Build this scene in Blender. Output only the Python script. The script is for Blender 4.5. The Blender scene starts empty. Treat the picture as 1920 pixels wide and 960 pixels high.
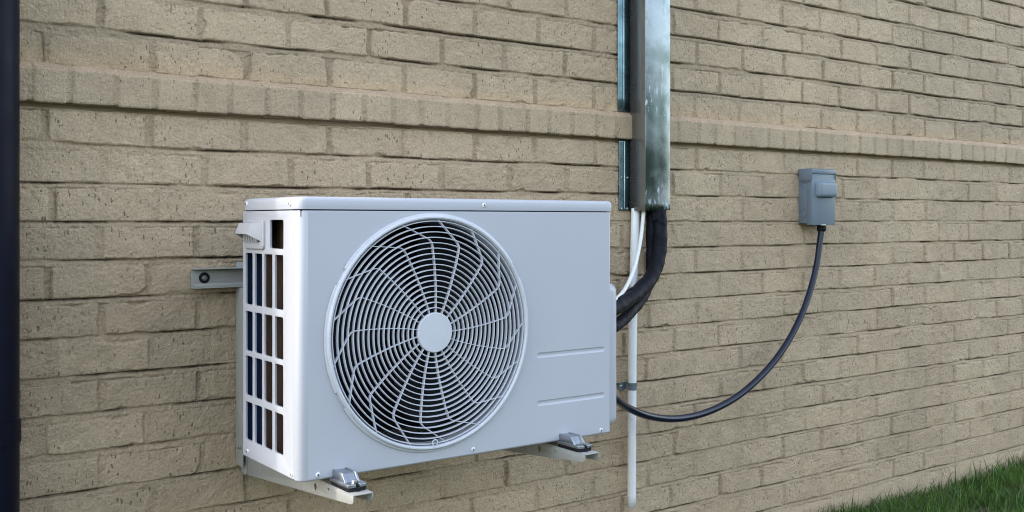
import bpy, bmesh, math, random
import numpy as np
from mathutils import Vector, Matrix, noise as mnoise

# ------------------------------------------------------------------ camera, world, sun, exposure
S = bpy.context.scene
COL = S.collection
R_ = math.radians
FPX, HY = 1911.0, 414.0                       # focal length in photo pixels, horizon row
YAW = math.atan(2623 / 1911.0)                # angle between view axis and the wall
FX, FY = math.cos(YAW), math.sin(YAW)
WY = 2.275                                    # wall plane

cam_d = bpy.data.cameras.new('camera'); cam = bpy.data.objects.new('camera', cam_d); COL.objects.link(cam)
cam.location = (0, 0, 0)
cam.rotation_euler = (R_(90), 0, -(math.pi / 2 - YAW))
cam_d.sensor_width = 36; cam_d.lens = 36 * FPX / 1920
cam_d.shift_y = -(480 - HY) / 1920
cam_d.clip_start = 0.05; cam_d.clip_end = 500
S.camera = cam
S.render.resolution_x = 1024; S.render.resolution_y = 512

SUN_EL = R_(33); SUN_DIR = Vector((-0.90, 0.436, 0)).normalized()      # towards the sun, behind the house corner
world = bpy.data.worlds.new('World'); S.world = world; world.use_nodes = True
wn = world.node_tree; wn.nodes.clear()
sky = wn.nodes.new('ShaderNodeTexSky'); sky.sky_type = 'NISHITA'; sky.sun_disc = False
sky.sun_elevation = SUN_EL
sky.sun_rotation = math.atan2(SUN_DIR.x, SUN_DIR.y)
sky.air_density = 1.3; sky.dust_density = 1.2; sky.ozone_density = 1.0
hsv = wn.nodes.new('ShaderNodeHueSaturation'); hsv.inputs['Saturation'].default_value = 0.62
bg = wn.nodes.new('ShaderNodeBackground'); bg.inputs['Strength'].default_value = 0.14
wo = wn.nodes.new('ShaderNodeOutputWorld')
wn.links.new(sky.outputs[0], hsv.inputs['Color']); wn.links.new(hsv.outputs[0], bg.inputs['Color']); wn.links.new(bg.outputs[0], wo.inputs[0])

sd = bpy.data.lights.new('sun', 'SUN'); sun = bpy.data.objects.new('sun', sd); COL.objects.link(sun)
sd.energy = 0.5; sd.angle = R_(2.0); sd.color = (1.0, 0.96, 0.9)
tosun = Vector((SUN_DIR.x * math.cos(SUN_EL), SUN_DIR.y * math.cos(SUN_EL), math.sin(SUN_EL)))
sun.rotation_euler = tosun.to_track_quat('Z', 'Y').to_euler()
sun.location = (-3, 5, 5)
S.view_settings.view_transform = 'Standard'; S.view_settings.look = 'None'
S.view_settings.exposure = 2.08; S.view_settings.gamma = 1.0
S.render.engine = 'CYCLES'
S.cycles.filter_width = 1.0
rng = np.random.default_rng(7); random.seed(7)

# ------------------------------------------------------------------ helpers
def P(x, y, Y=WY):
    """world point on the plane at depth Y seen at photo pixel x, y (measuring aid)"""
    l = (x - 960) / FPX; d = Y / (FY - FX * l)
    return Vector((FY * l * d + FX * d, Y, (HY - y) / FPX * d))

def empty(name, loc, label, cat, group=None):
    o = bpy.data.objects.new(name, None); COL.objects.link(o); o.location = loc
    o.empty_display_size = 0.05
    o['label'] = label; o['category'] = cat
    if group: o['group'] = group
    return o

def origin(o):
    v = Vector((0, 0, 0))
    while o is not None: v += Vector(o.location); o = o.parent
    return v

class MB:
    def __init__(s): s.v = []; s.f = []; s.m = []
    def add(s, vs, fs, mi=0):
        b = len(s.v); s.v += [tuple(p) for p in vs]; s.f += [tuple(i + b for i in f) for f in fs]; s.m += [mi] * len(fs)
        return s
    def box(s, x0, x1, y0, y1, z0, z1, mi=0):
        vs = [(x, y, z) for x in (x0, x1) for y in (y0, y1) for z in (z0, z1)]
        return s.add(vs, [(0, 1, 3, 2), (4, 6, 7, 5), (0, 4, 5, 1), (2, 3, 7, 6), (0, 2, 6, 4), (1, 5, 7, 3)], mi)
    def loops(s, ls, cap0=True, cap1=True, closed=True, mi=0):
        n = len(ls[0]); vs = [p for l in ls for p in l]; fs = []
        for i in range(len(ls) - 1):
            for j in range(n if closed else n - 1):
                k = (j + 1) % n
                fs.append((i * n + j, i * n + k, (i + 1) * n + k, (i + 1) * n + j))
        if cap0: fs.append(tuple(range(n - 1, -1, -1)))
        if cap1: fs.append(tuple((len(ls) - 1) * n + j for j in range(n)))
        return s.add(vs, fs, mi)
    def lathe(s, c, axis, prof, seg=32, mi=0, cap0=False, cap1=False, a0=0, a1=2 * math.pi, closed_prof=False):
        """prof: (radius, height along axis) pairs"""
        ax = Vector(axis).normalized(); u = ax.orthogonal().normalized()
        if abs(ax.y) > .99: u = Vector((1, 0, 0))
        w = Vector((0, 0, 1)) if abs(ax.y) > .99 else ax.cross(u)
        c = Vector(c); full = abs(a1 - a0 - 2 * math.pi) < 1e-6
        ns = seg if full else seg + 1
        ls = []
        for (r, h) in (prof + [prof[0]] if closed_prof else prof):
            ls.append([c + ax * h + (u * math.cos(a0 + (a1 - a0) * i / seg) + w * math.sin(a0 + (a1 - a0) * i / seg)) * r for i in range(ns)])
        return s.loops(ls, cap0, cap1, full, mi)
    def tube(s, pts, r, seg=12, mi=0, caps=True):
        pts = [Vector(p) for p in pts]; ls = []; n = len(pts)
        t0 = (pts[1] - pts[0]).normalized(); u = t0.orthogonal().normalized()
        for i in range(n):
            t = (pts[min(i + 1, n - 1)] - pts[max(i - 1, 0)]).normalized()
            u = (u - t * u.dot(t)).normalized(); w = t.cross(u)
            rr = r(i / (n - 1)) if callable(r) else r
            ls.append([pts[i] + (u * math.cos(2 * math.pi * j / seg) + w * math.sin(2 * math.pi * j / seg)) * rr for j in range(seg)])
        return s.loops(ls, caps, caps, True, mi)
    def build(s, name, mats, parent=None, angle=35, bevel=0, segs=2, merge=0):
        me = bpy.data.meshes.new(name)
        o0 = origin(parent)
        me.from_pydata([(p[0] - o0.x, p[1] - o0.y, p[2] - o0.z) for p in s.v], [], s.f)
        if not isinstance(mats, (list, tuple)): mats = [mats]
        for m in mats: me.materials.append(m)
        me.polygons.foreach_set('material_index', s.m)
        bm = bmesh.new(); bm.from_mesh(me)
        if merge: bmesh.ops.remove_doubles(bm, verts=bm.verts, dist=merge)
        bmesh.ops.recalc_face_normals(bm, faces=bm.faces)
        bm.to_mesh(me); bm.free()
        o = bpy.data.objects.new(name, me); COL.objects.link(o); o.parent = parent
        finish(o, angle, bevel, segs)
        return o

def finish(o, angle=35, bevel=0, segs=2):
    if bevel:
        md = o.modifiers.new('b', 'BEVEL'); md.width = bevel; md.segments = segs
        md.limit_method = 'ANGLE'; md.angle_limit = R_(40); md.use_clamp_overlap = True
        dg = bpy.context.evaluated_depsgraph_get()
        nm = bpy.data.meshes.new_from_object(o.evaluated_get(dg))
        o.modifiers.clear(); o.data = nm
    me = o.data
    nn = np.zeros(len(me.polygons) * 3, np.float32); me.polygons.foreach_get('normal', nn)
    smooth = np.abs(nn.reshape(-1, 3)).max(1) < .99998          # truly flat faces keep their own normal
    me.polygons.foreach_set('use_smooth', smooth)
    me.set_sharp_from_angle(angle=R_(angle))

def rrect(x0, x1, y0, y1, r, n=5):
    pts = []
    for (cx, cy, a) in ((x1 - r, y1 - r, 0), (x0 + r, y1 - r, 90), (x0 + r, y0 + r, 180), (x1 - r, y0 + r, 270)):
        for i in range(n + 1):
            t = R_(a + 90 * i / n); pts.append((cx + r * math.cos(t), cy + r * math.sin(t)))
    return pts

def plate(loops2d, thick, fn):
    """filled 2-D shape (first loop outline, the rest holes) extruded; returns verts, faces mapped by fn(u, v, w)"""
    cu = bpy.data.curves.new('t', 'CURVE'); cu.dimensions = '2D'; cu.fill_mode = 'BOTH' if thick else 'FRONT'
    cu.extrude = thick / 2
    for lp in loops2d:
        sp = cu.splines.new('POLY'); sp.points.add(len(lp) - 1)
        for p, q in zip(sp.points, lp): p.co = (q[0], q[1], 0, 1)
        sp.use_cyclic_u = True
    ob = bpy.data.objects.new('t', cu); COL.objects.link(ob)
    dg = bpy.context.evaluated_depsgraph_get(); dg.update()
    me = bpy.data.meshes.new_from_object(ob.evaluated_get(dg))
    bm = bmesh.new(); bm.from_mesh(me); bmesh.ops.remove_doubles(bm, verts=bm.verts, dist=1e-6)
    bm.verts.index_update()
    vs = [fn(v.co.x, v.co.y, v.co.z) for v in bm.verts]; fs = [tuple(v.index for v in f.verts) for f in bm.faces]
    bm.free(); bpy.data.objects.remove(ob); bpy.data.meshes.remove(me)
    return vs, fs

def crom(pts, n=10):
    pts = [Vector(p) for p in pts]; q = [pts[0] * 2 - pts[1]] + pts + [pts[-1] * 2 - pts[-2]]; out = []
    for i in range(1, len(q) - 2):
        a, b, c, d = q[i - 1], q[i], q[i + 1], q[i + 2]
        for k in range(n):
            t = k / n
            out.append(0.5 * ((2 * b) + (c - a) * t + (2 * a - 5 * b + 4 * c - d) * t * t + (3 * b - a - 3 * c + d) * t ** 3))
    out.append(pts[-1]); return out

# ------------------------------------------------------------------ materials
def mat(name, col, rough=.5, metal=0, spec=.5, bump=0, bscale=200, var=0, vscale=8, coat=0, speck=0, sscale=60, rvar=0):
    m = bpy.data.materials.new(name); m.use_nodes = True; nt = m.node_tree; b = nt.nodes['Principled BSDF']
    b.inputs['Base Color'].default_value = (*col, 1); b.inputs['Roughness'].default_value = rough
    b.inputs['Metallic'].default_value = metal; b.inputs['Specular IOR Level'].default_value = spec
    b.inputs['Coat Weight'].default_value = coat
    tc = nt.nodes.new('ShaderNodeTexCoord'); last = None
    def noise_(sc, det=4):
        n = nt.nodes.new('ShaderNodeTexNoise'); n.inputs['Scale'].default_value = sc; n.inputs['Detail'].default_value = det
        nt.links.new(tc.outputs['Object'], n.inputs['Vector']); return n
    if var:
        n = noise_(vscale); r = nt.nodes.new('ShaderNodeMapRange'); r.inputs['From Min'].default_value = .3; r.inputs['From Max'].default_value = .7
        r.inputs['To Min'].default_value = 1 - var; r.inputs['To Max'].default_value = 1 + var
        nt.links.new(n.outputs['Fac'], r.inputs['Value'])
        h = nt.nodes.new('ShaderNodeHueSaturation'); h.inputs['Color'].default_value = (*col, 1)
        nt.links.new(r.outputs[0], h.inputs['Value']); last = h.outputs[0]
    if speck:
        n = noise_(sscale, 2); r = nt.nodes.new('ShaderNodeMapRange'); r.inputs['From Min'].default_value = .70; r.inputs['From Max'].default_value = .76
        nt.links.new(n.outputs['Fac'], r.inputs['Value'])
        mul = nt.nodes.new('ShaderNodeMath'); mul.operation = 'MULTIPLY'; mul.inputs[1].default_value = speck
        nt.links.new(r.outputs[0], mul.inputs[0])
        mx = nt.nodes.new('ShaderNodeMix'); mx.data_type = 'RGBA'; nt.links.new(mul.outputs[0], mx.inputs['Factor'])
        if last: nt.links.new(last, mx.inputs['A'])
        else: mx.inputs['A'].default_value = (*col, 1)
        mx.inputs['B'].default_value = (.12, .10, .08, 1); last = mx.outputs['Result']
    if last: nt.links.new(last, b.inputs['Base Color'])
    if rvar:
        n = noise_(vscale * 2.3); r = nt.nodes.new('ShaderNodeMapRange'); r.inputs['From Min'].default_value = .3; r.inputs['From Max'].default_value = .7
        r.inputs['To Min'].default_value = max(0, rough - rvar); r.inputs['To Max'].default_value = rough + rvar
        nt.links.new(n.outputs['Fac'], r.inputs['Value']); nt.links.new(r.outputs[0], b.inputs['Roughness'])
    if bump:
        n = noise_(bscale, 3); bp = nt.nodes.new('ShaderNodeBump'); bp.inputs['Strength'].default_value = bump; bp.inputs['Distance'].default_value = .001
        nt.links.new(n.outputs['Fac'], bp.inputs['Height']); nt.links.new(bp.outputs[0], b.inputs['Normal'])
    return m

M = {}
M['enamel'] = mat('white_enamel', (.475, .48, .53), .36, var=.02, vscale=3, bump=.10, bscale=500, speck=.3, sscale=260, rvar=.05)
M['plastic'] = mat('white_plastic', (.56, .57, .62), .42, var=.04, vscale=14, speck=.35, sscale=200, rvar=.08)
M['cover_plastic'] = mat('sensor_cover_plastic', (.43, .425, .45), .45, var=.04, vscale=14)
M['bracket'] = mat('bracket_paint', (.34, .335, .315), .42, var=.06, vscale=12, bump=.15, bscale=350, speck=.5, sscale=140, rvar=.08)
M['black'] = mat('black_void', (.006, .006, .009), .7, spec=.1)
M['fanblade'] = mat('fan_plastic', (.006, .007, .010), .5, spec=.15, var=.2, vscale=6)
M['shroud'] = mat('shroud_grey', (.055, .06, .07), .5, var=.12, vscale=8)
M['zinc'] = mat('zinc_bolt', (.42, .44, .43), .35, metal=.9, var=.2, vscale=60, rvar=.1)
M['screw'] = mat('white_screw', (.72, .73, .75), .3)
M['cross'] = mat('screw_recess', (.05, .05, .07), .5)
M['alu'] = mat('cast_aluminium', (.36, .38, .42), .34, metal=.9, var=.1, vscale=30, bump=.2, bscale=300, rvar=.1)
M['rubber'] = mat('black_rubber', (.008, .008, .012), .5, spec=.3, bump=.2, bscale=300)
M['pvc'] = mat('white_pvc', (.82, .83, .84), .32, var=.04, vscale=10, speck=.25, sscale=60)
M['cable'] = mat('white_cable', (.78, .78, .76), .5, var=.06, vscale=60, bump=.3, bscale=250)
M['foam'] = mat('insulation_foam', (.0045, .005, .010), .6, spec=.18, var=.4, vscale=25, bump=1, bscale=90, rvar=.12)
M['whip'] = mat('liquidtight_conduit', (.005, .009, .028), .28, spec=.4, var=.2, vscale=30, bump=.15, bscale=300)
M['boxgrey'] = mat('disconnect_grey', (.135, .175, .215), .42, var=.05, vscale=14, bump=.15, bscale=500, rvar=.06)
M['downspout'] = mat('dark_downspout', (.0035, .005, .013), .45, spec=.12, var=.2, vscale=6, bump=.1, bscale=60, rvar=.08)
M['strap'] = mat('strap_grey', (.16, .20, .23), .4, metal=.4, var=.2, vscale=40)
M['blueplate'] = mat('blue_plate', (.010, .028, .085), .5, spec=.2, var=.15, vscale=10)

def striped(name, c1, c2, scale, axis='Z', rough=.5, metal=.0):
    m = bpy.data.materials.new(name); m.use_nodes = True; nt = m.node_tree; b = nt.nodes['Principled BSDF']
    tc = nt.nodes.new('ShaderNodeTexCoord'); w = nt.nodes.new('ShaderNodeTexWave'); w.bands_direction = axis
    w.inputs['Scale'].default_value = scale; w.inputs['Distortion'].default_value = .6; w.inputs['Detail'].default_value = 2
    nt.links.new(tc.outputs['Object'], w.inputs['Vector'])
    n = nt.nodes.new('ShaderNodeTexNoise'); n.inputs['Scale'].default_value = 18; nt.links.new(tc.outputs['Object'], n.inputs['Vector'])
    mu = nt.nodes.new('ShaderNodeMath'); mu.operation = 'MULTIPLY'; nt.links.new(w.outputs['Fac'], mu.inputs[0]); nt.links.new(n.outputs['Fac'], mu.inputs[1])
    mx = nt.nodes.new('ShaderNodeMix'); mx.data_type = 'RGBA'; mx.inputs['A'].default_value = (*c1, 1); mx.inputs['B'].default_value = (*c2, 1)
    nt.links.new(mu.outputs[0], mx.inputs['Factor']); nt.links.new(mx.outputs['Result'], b.inputs['Base Color'])
    bp = nt.nodes.new('ShaderNodeBump'); bp.inputs['Distance'].default_value = .002; bp.inputs['Strength'].default_value = .6
    nt.links.new(w.outputs['Fac'], bp.inputs['Height']); nt.links.new(bp.outputs[0], b.inputs['Normal'])
    b.inputs['Roughness'].default_value = rough; b.inputs['Metallic'].default_value = metal
    return m
M['coil'] = striped('coil_fins', (.016, .008, .003), (.10, .055, .026), 160, 'Z', .45, .3)
M['coil_back'] = striped('coil_fins_dark', (.003, .003, .006), (.02, .022, .035), 120, 'X', .7, 0)

def galv():
    m = bpy.data.materials.new('galvanised_steel'); m.use_nodes = True; nt = m.node_tree; b = nt.nodes['Principled BSDF']
    tc = nt.nodes.new('ShaderNodeTexCoord'); L = nt.links.new
    def nz(sc, det=4, vec=None):
        n = nt.nodes.new('ShaderNodeTexNoise'); n.inputs['Scale'].default_value = sc; n.inputs['Detail'].default_value = det
        L(vec or tc.outputs['Object'], n.inputs['Vector']); return n
    mp = nt.nodes.new('ShaderNodeMapping'); mp.inputs['Scale'].default_value = (2.2, 2.2, .7); L(tc.outputs['Object'], mp.inputs['Vector'])
    n1 = nz(9, 6)
    cr = nt.nodes.new('ShaderNodeValToRGB'); L(n1.outputs['Fac'], cr.inputs['Fac'])
    cr.color_ramp.elements[0].position = .40; cr.color_ramp.elements[0].color = (.085, .11, .11, 1)
    cr.color_ramp.elements[1].position = .62; cr.color_ramp.elements[1].color = (.24, .27, .295, 1)
    # white rust marks
    n2 = nz(38, 5, mp.outputs[0]); n3 = nz(6, 2)
    r2 = nt.nodes.new('ShaderNodeMapRange'); r2.inputs['From Min'].default_value = .55; r2.inputs['From Max'].default_value = .68; L(n2.outputs['Fac'], r2.inputs['Value'])
    r3 = nt.nodes.new('ShaderNodeMapRange'); r3.inputs['From Min'].default_value = .44; r3.inputs['From Max'].default_value = .58; L(n3.outputs['Fac'], r3.inputs['Value'])
    mu = nt.nodes.new('ShaderNodeMath'); mu.operation = 'MULTIPLY'; L(r2.outputs[0], mu.inputs[0]); L(r3.outputs[0], mu.inputs[1])
    mx = nt.nodes.new('ShaderNodeMix'); mx.data_type = 'RGBA'; L(mu.outputs[0], mx.inputs['Factor']); L(cr.outputs[0], mx.inputs['A']); mx.inputs['B'].default_value = (.52, .59, .65, 1)
    L(mx.outputs['Result'], b.inputs['Base Color'])
    me_ = nt.nodes.new('ShaderNodeMath'); me_.operation = 'MULTIPLY_ADD'; me_.inputs[1].default_value = -.6; me_.inputs[2].default_value = .97; L(mu.outputs[0], me_.inputs[0]); L(me_.outputs[0], b.inputs['Metallic'])
    rr = nt.nodes.new('ShaderNodeMapRange'); rr.inputs['From Min'].default_value = .3; rr.inputs['From Max'].default_value = .7; rr.inputs['To Min'].default_value = .17; rr.inputs['To Max'].default_value = .32
    L(n1.outputs['Fac'], rr.inputs['Value'])
    ra = nt.nodes.new('ShaderNodeMath'); ra.operation = 'MULTIPLY_ADD'; ra.inputs[1].default_value = .3; L(mu.outputs[0], ra.inputs[0]); L(rr.outputs[0], ra.inputs[2]); L(ra.outputs[0], b.inputs['Roughness'])
    mp2 = nt.nodes.new('ShaderNodeMapping'); mp2.inputs['Scale'].default_value = (1, 1, 18); L(tc.outputs['Object'], mp2.inputs['Vector'])
    n4 = nz(14, 3, mp2.outputs[0]); n5 = nz(4, 2)
    ad = nt.nodes.new('ShaderNodeMath'); ad.operation = 'MULTIPLY_ADD'; ad.inputs[1].default_value = .010; L(n4.outputs['Fac'], ad.inputs[0]); L(n5.outputs['Fac'], ad.inputs[2])
    bp = nt.nodes.new('ShaderNodeBump'); bp.inputs['Distance'].default_value = .009; bp.inputs['Strength'].default_value = .45
    L(ad.outputs[0], bp.inputs['Height']); L(bp.outputs[0], b.inputs['Normal'])
    return m
M['galv'] = galv()
M['duct_side'] = mat('duct_side_reflection', (.225, .222, .212), .2, metal=.6, var=.12, vscale=10, bump=.2, bscale=30, rvar=.06)  # same steel as the front; the brick wall's reflection is put into this colour
M['flange'] = mat('flange_steel', (.13, .21, .25), .24, metal=.85, var=.35, vscale=14, bump=.1, bscale=60, rvar=.08)

def wall_mat():
    m = bpy.data.materials.new('painted_brick'); m.use_nodes = True; nt = m.node_tree; b = nt.nodes['Principled BSDF']; L = nt.links.new
    tc = nt.nodes.new('ShaderNodeTexCoord')
    at = nt.nodes.new('ShaderNodeAttribute'); at.attribute_name = 'paint'          # rgb tint of each brick, alpha = mortar
    def nz(sc, det=4, vec=None, rough=.55):
        n = nt.nodes.new('ShaderNodeTexNoise'); n.inputs['Scale'].default_value = sc; n.inputs['Detail'].default_value = det; n.inputs['Roughness'].default_value = rough
        L(vec or tc.outputs['Object'], n.inputs['Vector']); return n
    def mr(src, a, b_, c=0, d=1):
        r = nt.nodes.new('ShaderNodeMapRange'); r.inputs['From Min'].default_value = a; r.inputs['From Max'].default_value = b_
        r.inputs['To Min'].default_value = c; r.inputs['To Max'].default_value = d; L(src, r.inputs['Value']); return r.outputs[0]
    def mth(op, a, b_):
        n = nt.nodes.new('ShaderNodeMath'); n.operation = op
        for i, s in enumerate((a, b_)):
            if isinstance(s, (int, float)): n.inputs[i].default_value = s
            else: L(s, n.inputs[i])
        return n.outputs[0]
    # pits: small holes, taller than wide
    mp = nt.nodes.new('ShaderNodeMapping'); mp.inputs['Scale'].default_value = (1, 1, .45); L(tc.outputs['Object'], mp.inputs['Vector'])
    wv = nz(90, 2); mixv = nt.nodes.new('ShaderNodeVectorMath'); mixv.operation = 'MULTIPLY_ADD'
    L(wv.outputs['Color'], mixv.inputs[0]); mixv.inputs[1].default_value = (.009, .009, .009); L(mp.outputs[0], mixv.inputs[2])
    vo = nt.nodes.new('ShaderNodeTexVoronoi'); vo.inputs['Scale'].default_value = 150; L(mixv.outputs[0], vo.inputs['Vector'])
    sep = nt.nodes.new('ShaderNodeSeparateColor'); L(vo.outputs['Color'], sep.inputs[0])
    pick = mr(sep.outputs[0], .60, .66)
    size = mr(sep.outputs[1], 0, 1, .12, .34)
    pit = mth('MULTIPLY', mth('LESS_THAN', vo.outputs['Distance'], size), pick)
    sepm = nt.nodes.new('ShaderNodeSeparateColor'); L(at.outputs['Color'], sepm.inputs[0])
    mort = at.outputs['Alpha']
    dens = mr(nz(5, 2).outputs['Fac'], .38, .55)
    pit = mth('MULTIPLY', pit, mth('SUBTRACT', 1, mort)); pit = mth('MULTIPLY', pit, dens)
    # colour
    n1 = nz(2.2, 5); n2 = nz(22, 4)
    hs = nt.nodes.new('ShaderNodeHueSaturation'); L(at.outputs['Color'], hs.inputs['Color'])
    L(mth('MULTIPLY', mth('MULTIPLY', mr(n1.outputs['Fac'], .3, .7, .93, 1.07), mr(mort, 0, 1, 1.0, .98)), mth('MULTIPLY', mr(n2.outputs['Fac'], .3, .7, .92, 1.07), mr(nz(190, 4).outputs['Fac'], .3, .7, .84, 1.14))), hs.inputs['Value'])
    mx = nt.nodes.new('ShaderNodeMix'); mx.data_type = 'RGBA'; L(mth('MULTIPLY', pit, .68), mx.inputs['Factor']); L(hs.outputs[0], mx.inputs['A']); mx.inputs['B'].default_value = (.06, .048, .035, 1)  # pits coloured dark as well: the shade inside the holes is painted
    L(mx.outputs['Result'], b.inputs['Base Color'])
    b.inputs['Roughness'].default_value = .62; b.inputs['Specular IOR Level'].default_value = .35
    # bump
    f1 = nz(300, 4, None, .65).outputs['Fac']; f2 = nz(130, 4).outputs['Fac']; f3 = nz(45, 3).outputs['Fac']
    h = mth('ADD', mth('MULTIPLY', f1, mr(mort, 0, 1, 1.0, 1.3)), mth('MULTIPLY', f2, mr(mort, 0, 1, 1.0, 2.0)))
    h = mth('ADD', h, mth('MULTIPLY', f3, 1.0))
    h = mth('SUBTRACT', h, mth('MULTIPLY', pit, 1.6))
    bp = nt.nodes.new('ShaderNodeBump'); bp.inputs['Distance'].default_value = .0032; bp.inputs['Strength'].default_value = 1.0
    L(h, bp.inputs['Height']); L(bp.outputs[0], b.inputs['Normal'])
    return m
M['wall'] = wall_mat()

# ------------------------------------------------------------------ noise for the brick relief
_tab = np.random.default_rng(3).random((512, 512)).astype(np.float32)
def vn(x, z, fr, seed=0):
    x = x * fr + seed * 17.31 + 100; z = z * fr + seed * 9.17 + 100
    xi = np.floor(x).astype(np.int64); zi = np.floor(z).astype(np.int64)
    fx = x - xi; fz = z - zi; fx = fx * fx * (3 - 2 * fx); fz = fz * fz * (3 - 2 * fz)
    a = _tab[xi % 512, zi % 512]; b = _tab[(xi + 1) % 512, zi % 512]; c = _tab[xi % 512, (zi + 1) % 512]; d = _tab[(xi + 1) % 512, (zi + 1) % 512]
    return (a * (1 - fx) + b * fx) * (1 - fz) + (c * (1 - fx) + d * fx) * fz
def fbm(x, z, fr, o=3, seed=0):
    s = 0; a = 1; t = 0
    for i in range(o): s = s + a * vn(x, z, fr * 2.03 ** i, seed + i * 3); t += a; a *= .55
    return s / t
def hsh(i, j, k=0):
    v = np.sin(i * 127.1 + j * 311.7 + k * 74.7) * 43758.5453
    return v - np.floor(v)
def sst(a, b, x):
    t = np.clip((x - a) / (b - a), 0, 1); return t * t * (3 - 2 * t)

PITCH = .2127
def brick_field(X, Z):
    up = Z > .285
    Zw = Z + .0035 * (fbm(X, Z * .2, 3.5, 2, 5) - .5) + .0022 * (vn(X, Z, 14, 8) - .5)
    cp = np.where(up, .0865, .0813)
    zb = np.where(up, .325, .244)
    n = np.floor((Zw - zb) / cp)                       # course number
    t = Zw - zb - n * cp
    jt = .0135 + np.where(up, .0025, 0) + .006 * (vn(X, n * 3.3, 5, 21) - .5)
    par = np.where(up, np.mod(n, 2), np.mod(-n - 1, 2))
    ph = np.where(par == 0, .4655, .4655 + PITCH / 2 + .004)
    ph = ph + .012 * (hsh(n, 3.0) - .5)
    xw = X + .004 * (vn(X * .3, Z, 30, 11) - .5)
    k = np.floor((xw - ph) / PITCH)
    c0 = ph + k * PITCH + .014 * (hsh(n, k, 1) - .5); c1 = ph + (k + 1) * PITCH + .014 * (hsh(n, k + 1, 1) - .5)
    # a shifted joint can leave a point in the neighbouring brick
    sh = np.where(xw < c0, -1, np.where(xw > c1, 1, 0)); kk = k + sh
    jw = .0125 + .005 * (hsh(n, kk, 5) - .5)
    dx = np.minimum(np.abs(xw - c0), np.abs(c1 - xw)) - jw / 2
    irr = .0028 * (fbm(X, Z, 70, 2, 31) - .5)
    chip = .013 * np.clip(fbm(X, Z, 22, 2, 44) - .66, 0, 1) * 3
    db = t + irr * .8 - chip * .8 - .0004; dt = cp - jt - t + irr * 1.3 - chip
    dxx = dx + irr - chip
    face = .0026 * (hsh(n, kk, 9) - .5)
    u = (xw - (c0 + c1) / 2) / PITCH; v = t / cp - .45
    face = face + .0030 * u * (hsh(n, kk, 12) - .5) + .0030 * v * (hsh(n, kk, 13) - .5)
    face = face + .0038 * (fbm(X + n * 1.7, Z, 13, 3, 51) - .5) + .0016 * (fbm(X, Z, 42, 2, 55) - .5) + .0014 * (vn(X, Z, 90, 61) - .5) + .0011 * (vn(X, Z, 210, 62) - .5)
    dent = np.clip(fbm(X + n * 5.1, Z, 11, 2, 71) - .68, 0, 1)
    face = face - .016 * dent
    # weathered bed joint: deep under the brick above, nearly flush on the brick below
    ft = np.clip((t - (cp - jt)) / jt, 0, 1)
    dm = vn(X, n * 7.7, 6, 81)
    gr_ = np.clip((fbm(X, n * 7.7 + Z * 0, 9, 2, 87) - .36) * 3.2 + np.where(up, .35, .05), 0, 1)
    bed = -.0019 - .0014 * dm - (.0022 + .0085 * gr_) * sst(.45, .95, ft)
    bed = np.where((~up) & (n == -1), -.0015 - .013 * sst(.22, .40, ft) - .016 * sst(.30, .55, ft), bed)
    hk = hsh(n, np.round((xw - ph) / PITCH), 19)
    head = -.0014 - .0058 * hk ** 1.4 - .0040 * (vn(X, Z, 18, 83) - .5)
    inbed = t > cp - jt
    mo = np.where(inbed, bed, head) + .0034 * (fbm(X, Z, 120, 2, 91) - .5) + .0026 * (fbm(X, Z, 35, 2, 93) - .5)
    s = np.minimum(np.minimum(sst(-.0004, .0026, dxx), sst(-.0003, .0016, db)), sst(-.0006, .0022, dt))
    h = mo * (1 - s) + face * s
    tone = 1 + .11 * (hsh(n, kk, 15) - .5)
    return h, 1 - s, tone, hsh(n, kk, 16)

def grid_mesh(name, xs, rows, ypos, alpha, rgb, parent):
    """structured sheet; rows = z per (row, column)"""
    nz_, nx = rows.shape
    X = np.broadcast_to(xs, (nz_, nx))
    co = np.stack([X, ypos, rows], -1).reshape(-1, 3).astype(np.float32)
    i = np.arange(nz_ - 1)[:, None] * nx + np.arange(nx - 1)[None, :]
    q = np.stack([i, i + 1, i + nx + 1, i + nx], -1).reshape(-1, 4)
    o0 = origin(parent); co -= np.array([o0.x, o0.y, o0.z], np.float32)
    me = bpy.data.meshes.new(name); me.vertices.add(len(co)); me.vertices.foreach_set('co', co.ravel())
    me.loops.add(q.size); me.loops.foreach_set('vertex_index', q.ravel().astype(np.int32))
    me.polygons.add(len(q)); me.polygons.foreach_set('loop_start', np.arange(0, q.size, 4, dtype=np.int32))
    me.update(calc_edges=True); me.polygons.foreach_set('use_smooth', np.ones(len(q), bool))
    ca = me.color_attributes.new('paint', 'FLOAT_COLOR', 'POINT')
    ca.data.foreach_set('color', np.concatenate([rgb, alpha[..., None]], -1).reshape(-1).astype(np.float32))
    me.materials.append(M['wall']); me.validate()
    o = bpy.data.objects.new(name, me); COL.objects.link(o); o.parent = parent
    return o

def steps(segs):
    out = []
    for a, b, s0, s1 in segs:
        x = a
        while x < b - 1e-6:
            out.append(x); x += s0 + (s1 - s0) * (x - a) / (b - a)
    out.append(segs[-1][1]); return np.array(out)

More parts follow.
